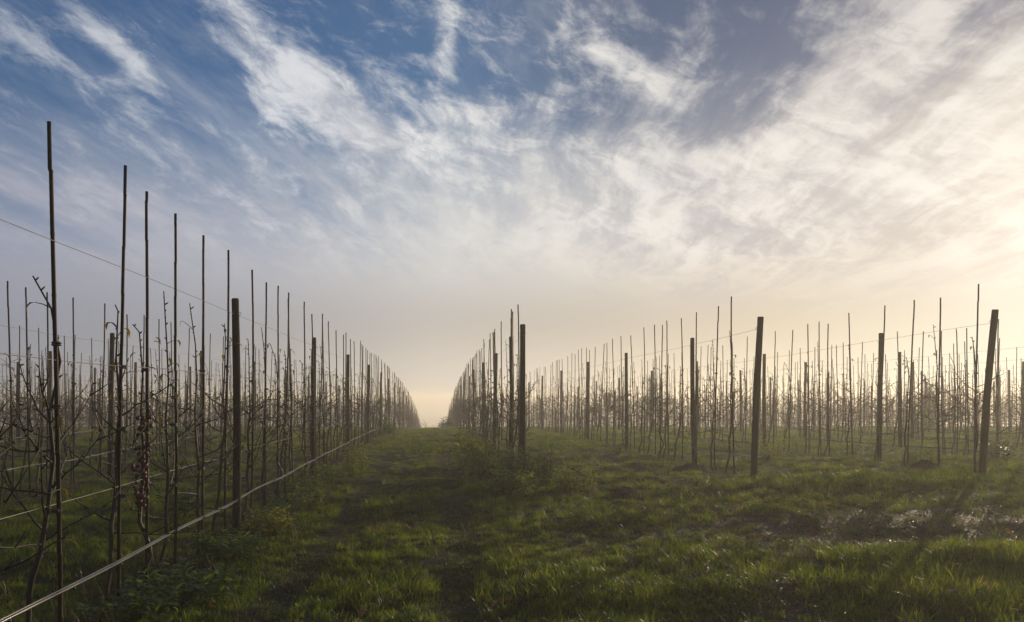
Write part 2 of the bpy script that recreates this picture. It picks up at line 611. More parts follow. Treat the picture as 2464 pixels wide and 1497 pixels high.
# ------------------------------------------------------------------ scattered ground cover
def stuff_points(name, pts, yaw, scl, idx, sources, label=None, tilt=None):
    """one object that sets copies of SOURCES (meshes) on its own points"""
    me = bpy.data.meshes.new(name)
    me.vertices.add(len(pts))
    me.vertices.foreach_set('co', np.asarray(pts, np.float32).ravel())
    a = me.attributes.new('yaw', 'FLOAT_VECTOR', 'POINT')
    rot = np.zeros((len(pts), 3), np.float32)
    if tilt is not None:
        rot[:, :2] = tilt
    rot[:, 2] = yaw
    a.data.foreach_set('vector', rot.ravel())
    a = me.attributes.new('scl', 'FLOAT_VECTOR', 'POINT')
    s3 = np.asarray(scl, np.float32)
    if s3.ndim == 1:
        s3 = np.repeat(s3[:, None], 3, 1)
    a.data.foreach_set('vector', s3.ravel())
    a = me.attributes.new('pick', 'INT', 'POINT')
    a.data.foreach_set('value', np.asarray(idx, np.int32))
    ob = put(name, me)
    coll = bpy.data.collections.new(name + "_kinds")
    for i, sm in enumerate(sources):
        so_ = bpy.data.objects.new("%s_kind_%02d" % (name, i), sm)
        coll.objects.link(so_)
    ng = bpy.data.node_groups.new(name, 'GeometryNodeTree')
    ng.interface.new_socket('Geometry', in_out='INPUT', socket_type='NodeSocketGeometry')
    ng.interface.new_socket('Geometry', in_out='OUTPUT', socket_type='NodeSocketGeometry')
    N, L = ng.nodes, ng.links
    gi, go = N.new('NodeGroupInput'), N.new('NodeGroupOutput')
    iop = N.new('GeometryNodeInstanceOnPoints')
    ci = N.new('GeometryNodeCollectionInfo')
    ci.inputs['Collection'].default_value = coll
    ci.inputs['Separate Children'].default_value = True
    ci.inputs['Reset Children'].default_value = True

    def na(nm, ty):
        q = N.new('GeometryNodeInputNamedAttribute')
        q.data_type = ty
        q.inputs['Name'].default_value = nm
        return q.outputs['Attribute']
    iop.inputs['Pick Instance'].default_value = True
    L.new(gi.outputs[0], iop.inputs['Points'])
    L.new(ci.outputs[0], iop.inputs['Instance'])
    L.new(na('pick', 'INT'), iop.inputs['Instance Index'])
    L.new(na('yaw', 'FLOAT_VECTOR'), iop.inputs['Rotation'])
    L.new(na('scl', 'FLOAT_VECTOR'), iop.inputs['Scale'])
    L.new(iop.outputs[0], go.inputs[0])
    md = ob.modifiers.new("scatter", 'NODES')
    md.node_group = ng
    tag(ob, label, name.replace('_', ' '), kind='stuff')
    return ob


def blade_clump(rng, nb, spread, hmin, hmax, w, lean, mat, name):
    mb = MB()
    for _ in range(nb):
        r = spread * math.sqrt(rng.rand())
        th = rng.rand() * 6.283
        bx, by = r * math.cos(th), r * math.sin(th)
        h = rng.uniform(hmin, hmax)
        a = rng.rand() * 6.283
        ln = lean * rng.uniform(.2, 1.0)
        dx_, dy_ = math.cos(a), math.sin(a)
        ww = w * rng.uniform(.7, 1.3)
        sx, sy = -dy_ * ww / 2, dx_ * ww / 2
        tw = rng.uniform(-.6, .6)
        v = []
        for t_, k in ((0, 1), (.4, .95), (.75, .7)):
            o_ = ln * h * t_ * t_
            z_ = h * (t_ - .35 * ln * t_ * t_)
            cx, cy = bx + dx_ * o_, by + dy_ * o_
            c_, s_ = math.cos(tw * t_), math.sin(tw * t_)
            ex, ey = sx * c_ - sy * s_, sx * s_ + sy * c_
            v += [(cx - ex * k, cy - ey * k, z_ - .01), (cx + ex * k, cy + ey * k, z_ - .01)]
        o_ = ln * h
        v.append((bx + dx_ * o_, by + dy_ * o_, h * (1 - .35 * ln) - .01))
        mb.raw(v, [(0, 1, 3, 2), (2, 3, 5, 4), (4, 5, 6)])
    return mb.mesh(name, mat)


rng = np.random.RandomState(11)
clumps = [blade_clump(rng, 34, .080, .03, .080, .0036, 1.0, m_grass, "grass_tuft") for _ in range(5)]
clumps += [blade_clump(rng, 34, .075, .06, .145, .0040, .9, m_grass, "tall_grass_tuft") for _ in range(3)]
clumps += [blade_clump(rng, 26, .090, .02, .045, .0036, 1.3, m_grass, "low_grass_tuft") for _ in range(2)]
far_clumps = [blade_clump(rng, 40, .17, .04, .10, .009, .9, m_grass, "far_grass_tuft") for _ in range(4)]
dry_clumps = [blade_clump(rng, 16, .09, .07, .24, .0034, .9, m_dry, "dry_tuft") for _ in range(4)]


def scatter(y0, y1, dens, margin=1.0):
    """random ground points of a strip of depth, inside the view and somewhat beyond it"""
    x0, x1 = -.66 * y1 - margin, .90 * y1 + margin
    nn = int((x1 - x0) * (y1 - y0) * dens)
    x = rng.uniform(x0, x1, nn)
    y = rng.uniform(y0, y1, nn)
    k = (x > -.66 * y - margin) & (x < .90 * y + margin)
    return x[k], y[k]


def grass_mask(x, y):
    cl = .80 + 1.3 * vnoise(x * 1.7 + 2, y * 2.0) + .9 * vnoise(x * 5 + 1, y * 5.5)
    tr = np.zeros_like(x)
    for k in range(-1, 3):
        c = ROW0 + ROWD * (k + .5)
        on = 1.0 if k == 0 else sstep(y, HEAD - 2, HEAD + 1)
        for s in (-.68, .58):
            tr = np.maximum(tr, on * np.exp(-((x - c - s + .12 * vnoise(y * .4, k * 7.3)) / .16) ** 2))
    return np.clip(cl, .34, 1.3) * (1 - .80 * mudness(x, y)) * (1 - .22 * tr) * (1 - .55 * stripness(x, y)), tr


X, Y, SC, PK = [], [], [], []
for y0, y1, d in ((3.0, 5.5, 420), (5.5, 8, 300), (8, 11, 190), (11, 15, 105), (15, 21, 52)):
    x, y = scatter(y0, y1, d)
    mk, tr = grass_mask(x, y)
    k = rng.rand(len(x)) < mk
    x, y, tr = x[k], y[k], tr[k]
    lush = (1.0 * gauss(x, y, .55, 10.4, .6, 1.0) + 1.0 * gauss(x, y, 5.2, 10.2, 1.8, .8) + .9 * gauss(x, y, 4.3, 5.7, 1.4, .5) + .7 * gauss(x, y, 3.0, 5.0, 1.2, .4)
            + .9 * gauss(x, y, -1.65, 7.5, .25, .4) + .8 * vnoise(x * .9 + 7, y * 1.1 + 1))
    sc = rng.uniform(.6, 1.02, len(x)) * (1 + .34 * np.clip(lush, -.3, 1.2)) * (1 + .02 * np.maximum(y - 8, 0))
    pk = np.where(rng.rand(len(x)) < np.clip(.12 + lush * .5, .05, .8), rng.randint(5, 8, len(x)), rng.randint(0, 5, len(x)))
    pk = np.where((tr > .3) | (rng.rand(len(x)) < .10), rng.randint(8, 10, len(x)), pk)
    X.append(x); Y.append(y); SC.append(sc); PK.append(pk)
X, Y, SC, PK = map(np.concatenate, (X, Y, SC, PK))
stuff_points("grass", np.stack([X, Y, ground(X, Y)], 1), rng.rand(len(X)) * 6.283, SC, PK, clumps, "dewy short grass on the headland and the track", tilt=rng.normal(0, .12, (len(X), 2)))

X, Y, SC = [], [], []
for y0, y1, d in ((18, 28, 22), (28, 42, 10), (42, 64, 3.5)):
    x, y = scatter(y0, y1, d, 2)
    mk, tr = grass_mask(x, y)
    k = rng.rand(len(x)) < mk
    x, y = x[k], y[k]
    X.append(x); Y.append(y); SC.append(rng.uniform(.8, 1.3, len(x)) * (1 + .012 * (y - 18)))
X, Y, SC = map(np.concatenate, (X, Y, SC))
stuff_points("far_grass", np.stack([X, Y, ground(X, Y)], 1), rng.rand(len(X)) * 6.283, SC, rng.randint(0, 4, len(X)), far_clumps, "grass fading into the mist between the rows")

# dry stalks and litter along the rows
X, Y, SC = [], [], []
for y0, y1, d in ((3, 9, 60), (9, 16, 34), (16, 30, 12)):
    x, y = scatter(y0, y1, d)
    s = stripness(x, y)
    k = rng.rand(len(x)) < np.where(s > .25, .42 * s, .05 * (vnoise(x * 2, y * 2) > .1))
    x, y = x[k], y[k]
    X.append(x); Y.append(y); SC.append(rng.uniform(.6, 1.3, len(x)) * (1 + .02 * np.maximum(y - 9, 0)))
X, Y, SC = map(np.concatenate, (X, Y, SC))
stuff_points("dry_grass", np.stack([X, Y, ground(X, Y)], 1), rng.rand(len(X)) * 6.283, SC, rng.randint(0, 4, len(X)), dry_clumps, "withered stalks along the foot of the tree rows")

# fallen leaves lying in the grass
lf = []
for i in range(4):
    mb = MB()
    mb.leaf((0, 0, 0), (1, .1 * i, .12), .075, .038, .5, .25)
    lf.append(mb.mesh("fallen_leaf", m_fallen))


def oak_leaf(rng_, name):
    mb = MB()
    st = [(0, .06), (.15, .30), (.25, .20), (.38, .52), (.50, .34), (.64, .60), (.76, .36), (.88, .34), (1.0, .05)]
    v, f = [], []
    for i, (t_, w_) in enumerate(st):
        z_ = .10 * math.sin(t_ * 4.2 + rng_.rand()) + .05
        k1, k2 = rng_.uniform(.8, 1.2, 2)
        v += [(t_, -w_ * k1 * .75, z_ + .22 * w_), (t_, 0, z_), (t_, w_ * k2 * .75, z_ + .18 * w_)]
    for i in range(len(st) - 1):
        q = i * 3
        f += [(q, q + 1, q + 4, q + 3), (q + 1, q + 2, q + 5, q + 4)]
    mb.raw(np.array(v) * .085, f)
    return mb.mesh(name, m_fallen)


lf += [oak_leaf(rng, "oak_leaf") for _ in range(4)]
x, y = scatter(4.0, 8.5, 9.5)
k = (x > -1.6) & (rng.rand(len(x)) < np.clip(.25 + 1.6 * vnoise(x * .7 + 4, y * .8), .05, 1))
x, y = x[k], y[k]
x2, y2 = scatter(8.5, 13, .9)
X, Y = np.concatenate([x, x2]), np.concatenate([y, y2])
stuff_points("fallen_leaves", np.stack([X, Y, ground(X, Y) + rng.uniform(.02, .075, len(X))], 1), rng.rand(len(X)) * 6.283, rng.uniform(.6, 1.35, len(X)), rng.randint(0, 8, len(X)), lf,
             "small brown leaves littering the wet grass", tilt=rng.normal(0, .35, (len(X), 2)))
for i, (px, py, sz, lb) in enumerate([
        (1560, 1322, 1.5, "curled orange oak leaf on the dark grass, brightest of the fallen leaves"),
        (1816, 1326, 1.2, "small orange leaf standing in grass just left of the mud patch"),
        (1852, 1228, 1.0, "pale orange leaf lying alone on grass behind the muddy ground"),
        (1713, 1355, 1.0, "yellow brown leaf in grass between the two orange leaves"),
        (2305, 1412, 1.5, "ochre leaf caught in the sunlit tall grass beside the mud"),
        (1422, 1362, 1.1, "russet leaf lying in the short grass right of the wheel track"),
        (1180, 1268, 1.0, "tawny leaf on the grass between the wheel track and middle row"),
        (1515, 1258, .9, "small rusty leaf near the dark soil mound")]):
    yy = 1.4 * 1750 / (py - 955)
    xx = (px - 1050) / 1750 * yy
    q = put("fallen_leaf", lf[4 + i % 4], loc=(xx, yy, gz(xx, yy) + .075), rot=(rng.normal(0, .4), rng.normal(.3, .3), rng.rand() * 6.28), scale=(sz,) * 3)
    tag(q, lb, "leaf", "single bright leaves on the grass")

# leaf litter and shiny clods in the mud
lit = []
for i in range(5):
    mb = MB()
    for _ in range(9):
        a = rng.rand() * 6.283
        b = np.array([rng.normal(0, .06), rng.normal(0, .06), rng.uniform(0, .012)])
        mb.leaf(b, (math.cos(a), math.sin(a), rng.uniform(-.1, .35)), rng.uniform(.02, .06), rng.uniform(.006, .018), rng.uniform(-.3, .9), .2)
    lit.append(mb)
m_litter, n, o = material("wet_litter")
principled(n, o, n.ramp(n.noise(n.new('ShaderNodeNewGeometry').outputs['Position'], 25, 4), [(.3, (.016, .012, .009)), (.7, (.05, .037, .026))]), .55, spec=.28)
lit = [q.mesh("litter_patch", m_litter) for q in lit]
x, y = scatter(3.6, 10, 230)
k = rng.rand(len(x)) < np.maximum(mudness(x, y) * .85, .10 * grass_mask(x, y)[1])
x, y = x[k], y[k]
stuff_points("mud_litter", np.stack([x, y, ground(x, y) + .006], 1), rng.rand(len(x)) * 6.283, rng.uniform(.6, 1.2, len(x)), rng.randint(0, 5, len(x)), lit, "wet trodden leaves and stalks in the muddy gateway", tilt=rng.normal(0, .15, (len(x), 2)))


# ------------------------------------------------------------------ canes, ties, trees, posts
ORD = ["", "first", "second", "third", "fourth", "fifth", "sixth", "seventh", "eighth", "ninth", "tenth", "eleventh", "twelfth", "thirteenth", "fourteenth", "fifteenth", "sixteenth"]


def row_name(k):
    if k == 0:
        return "row left of the track"
    if k == 1:
        return "row right of the track"
    return "%s row left of the track" % ORD[1 - k] if k < 0 else "%s row right of the track" % ORD[k]


CANE_H = 2.84


def cane_mesh(r_, i):
    mb = MB()
    pts, rad = [], []
    z = -.08
    bx, by = r_.normal(0, .017), r_.normal(0, .017)
    ph = r_.rand() * 6.28
    nodes = [.16]
    while nodes[-1] < CANE_H - .1:
        nodes.append(nodes[-1] + r_.uniform(.24, .36))
    zs = [-.08]
    for q in nodes:
        zs += [q - .012, q, q + .012]
    zs = [q for q in zs if q < CANE_H - .02] + [CANE_H]
    wob = np.cumsum(r_.normal(0, .0022, 40)) * .8
    for q in zs:
        t_ = q / CANE_H
        kn = int(np.searchsorted(nodes, q))
        pts.append((bx * math.sin(t_ * 3.1 + ph) + wob[kn], by * math.sin(t_ * 2.6 + 1 + ph) + wob[kn + 15], q))
        nd = min(abs(q - w_) for w_ in nodes) < .002
        rad.append((.0125 - .0020 * t_) * (1.12 if nd else 1.0))
    mb.tube(pts, rad, 8)
    return mb.mesh("bamboo_cane", m_cane)


rc = np.random.RandomState(3)
cane_meshes = [cane_mesh(rc, i) for i in range(8)]


def tie_mesh():
    mb = MB()
    th = np.linspace(0, 6.283, 13)
    for dz_ in (-.006, .006):
        mb.tube(np.stack([.017 * np.cos(th) - .004, .022 * np.sin(th), 0 * th + dz_], 1), .0055, 5, False)
    mb.ball((.020, 0, 0), .013, 6, 4)
    mb.tube([(.02, 0, 0), (.036, .005, .006), (.05, .004, -.002)], [.004, .004, .003], 4)
    return mb.mesh("tie", m_tie)


tie_me = tie_mesh()


def tree_parts(r_, crab=False, low=False):
    """young trained fruit tree; the cane stands at the origin"""
    tr, br, lv = MB(), MB(), MB()
    bx, by = -.085 + r_.normal(0, .03), r_.normal(0, .05)
    top = r_.uniform(1.85, 2.35)
    zs = [-.06, .12, .30, .38, .55, .80, 1.05, 1.3, 1.6, 1.9, top]
    kink = r_.normal(0, .030)
    pts = []
    for q in zs:
        f = max(0.0, 1 - max(q - .1, 0) / .95) ** 1.2
        pts.append((bx * f - .024 * (1 - f) + (kink if .28 < q < .45 else 0) + r_.normal(0, .011), by * f + .006 + r_.normal(0, .011), q))
    pts = np.array(pts)
    if r_.rand() < .35:
        pts[-1, 0] -= r_.uniform(.03, .12)
        pts[-2, 0] -= .02
    rad = np.interp(zs, [-.06, .3, .4, 1.0, 1.6, top], [.0155, .014, .0160, .0105, .0072, .0040])
    tr.tube(pts, rad, 5 if low else 7)
    at = lambda q: np.array([np.interp(q, zs, pts[:, i]) for i in range(3)])
    # spurs on the leader
    if not low:
        for q in np.arange(.9, top, .055):
            if r_.rand() < .75:
                a = r_.rand() * 6.283
                p = at(q)
                d = np.array([math.cos(a), math.sin(a), .7])
                L_ = r_.uniform(.012, .035)
                tr.tube([p, p + d * L_ * .6, p + d * L_], [.005, .006, .002], 4)
    nbr = r_.randint(11, 16) if not crab else 6
    a0 = r_.rand() * 6.283
    for i in range(nbr):
        z0 = .48 + .85 * (i + r_.rand()) / nbr
        p = at(z0)
        a = a0 + i * 2.4 + r_.normal(0, .35)
        if r_.rand() < .45:                      # trained along the row
            a = (1.571 if math.sin(a) > 0 else -1.571) + r_.normal(0, .35)
        L_ = r_.uniform(.30, .68) * (1.15 - .45 * (z0 - .48) / .85)
        el_ = r_.uniform(-.05, .75)
        bend = r_.uniform(.1, .9)
        if i < 2 and r_.rand() < .6:
            el_, bend, L_ = -.15, .25, r_.uniform(.5, .75)
        P_, nseg = [p], 4 if low else 7
        for s in range(nseg):
            e_ = el_ + bend * (s / nseg) ** 1.3 + r_.normal(0, .10)
            aa = a + r_.normal(0, .12)
            P_.append(P_[-1] + np.array([math.cos(aa) * math.cos(e_), math.sin(aa) * math.cos(e_), math.sin(e_)]) * L_ / nseg)
        P_ = np.array(P_)
        br.tube(P_, np.linspace(.0064, .0026, nseg + 1) * (1.45 if low else 1), 3 if low else 5)
        if low and r_.rand() < .25:
            continue
        for _ in range(r_.randint(0, 3) if not low else 1):      # side shoots
            j = r_.randint(2, nseg)
            a2 = a + r_.choice([-1, 1]) * r_.uniform(.4, 1.0)
            e2 = r_.uniform(.2, 1.1)
            l2 = r_.uniform(.08, .26)
            d = np.array([math.cos(a2) * math.cos(e2), math.sin(a2) * math.cos(e2), math.sin(e2)])
            br.tube([P_[j], P_[j] + d * l2 * .5 + (0, 0, .01), P_[j] + d * l2 + (0, 0, .03)], [.0046, .0038, .0026], 3 if low else 4)
        if not low:
            for j in range(1, nseg + 1):                          # buds
                if r_.rand() < .8:
                    d = np.array([r_.normal(0, 1), r_.normal(0, 1), r_.uniform(.2, 1.2)])
                    d /= np.linalg.norm(d)
                    br.tube([P_[j], P_[j] + d * .012, P_[j] + d * .024], [.0045, .0052, .0015], 4)
        if r_.rand() < (.22 if not low else .3):
            d = P_[-1] - P_[-2]
            lv.leaf(P_[-1], d / (np.linalg.norm(d) + 1e-9) + (0, 0, r_.uniform(-.3, .3)), r_.uniform(.06, .10), .026, r_.uniform(.6, 2.0), .3)
    # a few leaves hang on near the top
    for _ in range(r_.randint(3, 9)):
        q = r_.uniform(1.15, top)
        a = r_.rand() * 6.283
        p = at(q)
        d = np.array([math.cos(a), math.sin(a), r_.uniform(.2, .9)])
        l2 = r_.uniform(.02, .14)
        e = p + d / np.linalg.norm(d) * l2
        br.tube([p, (p + e) / 2 + (0, 0, .006), e], [.004, .003, .002], 3)
        lv.leaf(e, (math.cos(a), math.sin(a), r_.uniform(-.2, .5)), r_.uniform(.055, .095), .027, r_.uniform(.8, 2.2), .3)
    if not lv.v:
        lv.leaf(at(top), (1, 0, .4), .07, .026, 1.2, .3)
    return tr, br, lv


rt = np.random.RandomState(21)
tree_kinds = []
for i in range(16):
    a, b, c = tree_parts(rt)
    tree_kinds.append((a.mesh("trunk", m_bark), b.mesh("crown", m_bark), c.mesh("leaves", m_last)))


def joined(parts, name):
    mb = MB()
    mats, off = [], []
    for p, mat in parts:
        start = len(mb.f)
        mb.raw(np.concatenate(p.v), p.f)
        off.append((start, len(mb.f)))
        mats.append(mat)
    me_ = mb.mesh(name, mats[0])
    for m_ in mats[1:]:
        me_.materials.append(m_)
    for i, (s, e) in enumerate(off):
        for j in range(s, e):
            me_.polygons[j].material_index = i
    return me_


far_trees = []
for i in range(8):
    a, b, c = tree_parts(rt, low=True)
    far_trees.append(joined([(a, m_bark), (b, m_bark), (c, m_last)], "far_tree"))
far_canes = []
for i in range(4):
    mb = MB()
    q = rt.normal(0, .015, 3)
    mb.tube([(0, 0, -.1), (q[0], q[1], 1.0), (q[1], q[2], 2.0), (q[2] * .5, q[0], CANE_H)], [.012, .0115, .0108, .0098], 5)
    far_canes.append(mb.mesh("far_cane", m_cane))


def post_mesh(r_):
    mb = MB()
    zs = np.array([-.15, 0, .4, .8, 1.2, 1.6, 2.0, 2.30, 2.385, 2.40])
    bend = r_.normal(0, .010, 2)
    pts = np.stack([bend[0] * np.sin(zs * 1.4), bend[1] * np.sin(zs * 1.1 + .5), zs], 1)
    rad = np.interp(zs, [-.15, 0, 2.30, 2.385, 2.40], [.045, .044, .0375, .037, .031]) * (1 + r_.normal(0, .02, len(zs)))
    mb.tube(pts, rad, 14)
    return mb.mesh("timber", m_post)


def staple_mesh():
    mb = MB()
    mb.tube([(-.012, -.036, -.02), (-.014, -.052, -.012), (0, -.056, 0), (.014, -.052, .012), (.012, -.036, .02)], .0028, 5)
    return mb.mesh("staple", m_wire)


post_meshes = [post_mesh(rc) for _ in range(6)]
staple_me = staple_mesh()

FARY = 37.0                  # beyond this the rows melt into one mass


def in_view(x, y, m=0.0):
    return y > .5 and -.605 * y - m < x < .815 * y + m


# cane places along each row (metres from the camera), measured where the photograph allows
first_canes = {
    0: [1.55, 2.35, 3.14, 3.94, 4.78, 5.19, 5.61, 6.43, 7.29, 8.03, 8.90, 9.69, 10.12, 10.44, 11.43, 12.12, 12.94, 13.67, 14.37, 15.2],
    -1: [7.75, 8.55, 9.34, 9.79, 10.2, 11.0, 11.86],
    1: [11.94, 12.5, 12.79, 13.53, 14.83],
    2: [11.56, 12.32, 13.18, 14.08, 14.83, 15.27, 15.74, 16.59, 17.46, 18.4],
    3: [10.97, 11.72, 12.52, 13.33, 14.23, 15.0, 15.38, 15.86, 16.68],
}
ROWS = list(range(-11, 15))
rp = np.random.RandomState(8)
PITCH_POST = 4.78
canes, posts = [], []
row_posts = {}
for k in ROWS:
    xk = row_x(k)
    if k >= 1:
        start = HEAD + (.35 if k == 1 else 0) + (.0 if k < 4 else rp.uniform(-.2, .2))
        py_ = [start, start + (1.75 if k == 1 else 2.55)]
        if k == 1:
            py_.append(start + 5.0)
        nxt = {1: 20.9, 2: 18.0, 3: 17.95}.get(k, py_[-1] + PITCH_POST)
    else:
        anchor = {0: 7.43, -1: 12.16, -2: 21.4, -3: 21.3}.get(k, 7.4 + rp.uniform(0, PITCH_POST))
        py_ = [anchor]
        while py_[0] > max(3.6, -xk / .66 - 2):
            py_.insert(0, py_[0] - PITCH_POST)
        nxt = py_[-1] + PITCH_POST
    while nxt < 98:
        py_.append(nxt)
        nxt += PITCH_POST + rp.normal(0, .06)
    row_posts[k] = py_
    for i, q in enumerate(py_):
        posts.append((k, i, xk + rp.normal(0, .02), q))
    ys = list(first_canes.get(k, []))
    y = ys[-1] + .82 if ys else (HEAD + .8 if k >= 1 else max(2.0, -xk / .62 - 1.2))
    n_since = 0
    while y < 99:
        ys.append(y)
        n_since += 1
        y += .80 + rp.normal(0, .045)
        if n_since % 6 == 0:
            ys.append(y - .40)
    for q in ys:
        canes.append((k, xk + rp.normal(0, .018), q + (0 if k in first_canes and q in first_canes[k] else 0)))

# posts: each one a thing
rp = np.random.RandomState(9)
n_posts = 0
for k, i, x, y in sorted(posts, key=lambda p: p[3]):
    if not in_view(x, y, .8):
        continue
    if y > 75 and k not in (0, 1):
        continue
    end = k >= 1 and i == 0
    o = put("wooden_post", None, loc=(x, y, gz(x, y) - .02), rot=(rp.normal(0, .008), rp.normal(0, .010), rp.rand() * .6 - .3), scale=(1, 1, rp.uniform(.985, 1.02)))
    rest = [q for q in row_posts[k] if in_view(row_x(k), q, 0)]
    nth = rest.index(y) + 1 if y in rest else 0
    if end:
        o.rotation_euler = (R(6.5), R(.5 if k == 1 else -.6), 0)
        o.scale = (1.12, 1.12, 1.02)
        if k == 1:
            o.rotation_euler = (R(1.2), R(-.3), 0)
        lb = {1: "dark upright end post standing in weeds at the start of the row edging the track", 2: "thick leaning end post at the head of the second row right of the track",
              3: "thick leaning end post nearest the sun at the head of the third row"}.get(k, "leaning end post at the head of the %s" % row_name(k))
    elif nth == 0:
        lb = "wooden post just past the near end of the %s" % row_name(k)
    elif nth < len(ORD):
        lb = "wooden trellis post, %s from the near end of the %s" % (ORD[nth], row_name(k))
    else:
        lb = "misty wooden post, %s from the far crest in the %s" % (ORD[min(16, len(rest) - nth + 1)], row_name(k))
    tag(o, lb, "post", "wooden trellis posts")
    o_t = put("timber", post_meshes[n_posts % 6], o)
    if y < 20:
        for zz in (.81, 1.6, 2.24):
            put("staple", staple_me, o, loc=(0, 0, zz), rot=(0, 0, (1.571 if k <= 0 else -1.571)))
    n_posts += 1

# canes and trees: the 300 nearest of each kind are things, the rest one mass in the mist
canes = [q for q in canes if in_view(q[1], q[2], 1.4)]
canes.sort(key=lambda q: q[2])
inside = [q for q in canes if in_view(q[1], q[2], .35)]
limit = inside[min(295, len(inside) - 1)][2]
near_c = [q for q in canes if q[2] <= limit]
far_c = [q for q in canes if q[2] > limit]
count = {}
for k, x, y in near_c:
    pv = [q for q in row_posts[k] if in_view(row_x(k), q, 0)]
    before = [q for q in pv if q <= y]
    if before:
        key = (k, len(before))
    else:
        key = (k, 0)
    count.setdefault(key, []).append(y)


def where(k, y):
    pv = [q for q in row_posts[k] if in_view(row_x(k), q, 0)]
    nb = len([q for q in pv if q <= y])
    lst = sorted(count[(k, nb)])
    if nb == 0:
        return "%s before the first post, %s" % (ORD[len(lst) - lst.index(y)], row_name(k))
    return "%s past the %s post, %s" % (ORD[lst.index(y) + 1], ORD[nb], row_name(k))


rp = np.random.RandomState(14)
CRAB = {5.19: 0, 10.12: 1}
for i, (k, x, y) in enumerate(near_c):
    z = gz(x, y)
    hi = rp.normal(0, .012)
    lx, ly = rp.normal(0, .011), rp.normal(0, .010)
    if y < 4.2 and k == 0:
        hi, lx, ly = .0, 0.0, .003
    lean = "leaning " if abs(lx) + abs(ly) > .022 else ""
    hang = k == 0 and y in CRAB
    o = put("bamboo_cane", cane_meshes[(i * 5) % 8], loc=(x, y, z), rot=(lx, ly, rp.rand() * 6.283), scale=(1, 1, 1 + hi))
    tag(o, "%s bamboo cane, %s" % ("thin dark" if not lean else "slightly leaning", where(k, y)) if not hang else "bamboo cane behind hanging crab apples, %s" % where(k, y), "cane", "bamboo canes along the tree rows")
    if y < 19:
        for zz in (.71 + rp.normal(0, .06), 1.22 + rp.normal(0, .06), 1.57 + rp.normal(0, .08)):
            put("tie", tie_me, o, loc=(0, 0, zz), rot=(0, 0, rp.rand() * 6.283))
    # the tree beside it
    extra = any(q[0] == k and 0 < q[2] - y < .5 for q in near_c) and not hang and y > 9
    e = put("fruit_tree", None, loc=(x, y, z), rot=(0, 0, rp.normal(0, .35)), scale=(1, rp.choice([-1, 1]) * rp.uniform(.95, 1.05), rp.uniform(.95, 1.05)))
    tag(e, ("young fruit tree, %s" if not hang else "crab apple tree with red fruit, %s") % where(k, y), "tree", "young fruit trees tied to canes")
    tk = tree_kinds[(i * 7 + 3) % 16]
    for nm, me_ in zip(("trunk", "crown", "leaves"), tk):
        if nm == "crown" and hang:
            continue
        put(nm, me_, e)
    if hang:
        e.rotation_euler = (0, 0, 0)
        e.scale = (1, 1, 1)
        ra = np.random.RandomState(int(y * 10))
        mb = MB()
        mb.ball((0, 0, 0), .0135, 8, 6, (1, 1, .95))
        mb.tube([(0, 0, .011), (.002, 0, .022), (.004, .002, .034)], [.0014, .0012, .0012], 4)
        am = mb.mesh("apple", m_apple)
        for j in range(84 if y < 6 else 40):
            zz = ra.uniform(.66, 1.30)
            a = ra.rand() * 6.283
            r_ = abs(ra.normal(0, .026)) + .018
            put("apple", am, e, loc=(-.015 + r_ * math.cos(a) * .9, r_ * math.sin(a), zz), rot=(ra.normal(0, .4), ra.normal(0, .4), a), scale=(ra.uniform(.95, 1.35),) * 3)

pts = np.array([(x, y, gz(x, y)) for k, x, y in far_c])
nf = len(pts)
stuff_points("distant_canes", pts, rp.rand(nf) * 6.283, np.stack([np.ones(nf), np.ones(nf), rp.normal(1, .012, nf)], 1), rp.randint(0, 4, nf), far_canes, "rows of far bamboo canes melting into the mist", tilt=rp.normal(0, .009, (nf, 2)))
stuff_points("distant_trees", pts, rp.rand(nf) * 6.283, rp.uniform(.94, 1.06, nf), rp.randint(0, 8, nf), far_trees, "rows of far young trees melting into the mist")


# ------------------------------------------------------------------ wires and hoses
def strand(name, k, x, zh, y0, y1, rad, mat, label, cat, wave=0.0, sides=5, seed=0, group=None):
    r_ = np.random.RandomState(seed + 77)
    ys = np.concatenate([np.arange(y0, min(y1, 30), .30), np.arange(max(30, y0), y1, 1.2)])
    ph = r_.rand() * 6
    gl_ = np.array([gz(x, q) for q in ys])
    if len(gl_) > 30:                                   # a taut strand does not follow every bump
        ker = np.ones(17) / 17
        gl_ = np.convolve(np.pad(gl_, 8, mode='edge'), ker, 'valid')
    zz = gl_ + zh + wave * np.sin(ys * 2.6 + ph) * .6 + wave * np.sin(ys * 1.31 + 2 * ph) * .5
    xx = x + wave * .8 * np.sin(ys * 2.1 + 1.3 * ph)
    mb = MB()
    mb.tube(np.stack([xx, ys, zz], 1), rad, sides)
    return tag(put(name, mb.mesh(name, mat)), label, cat, group)


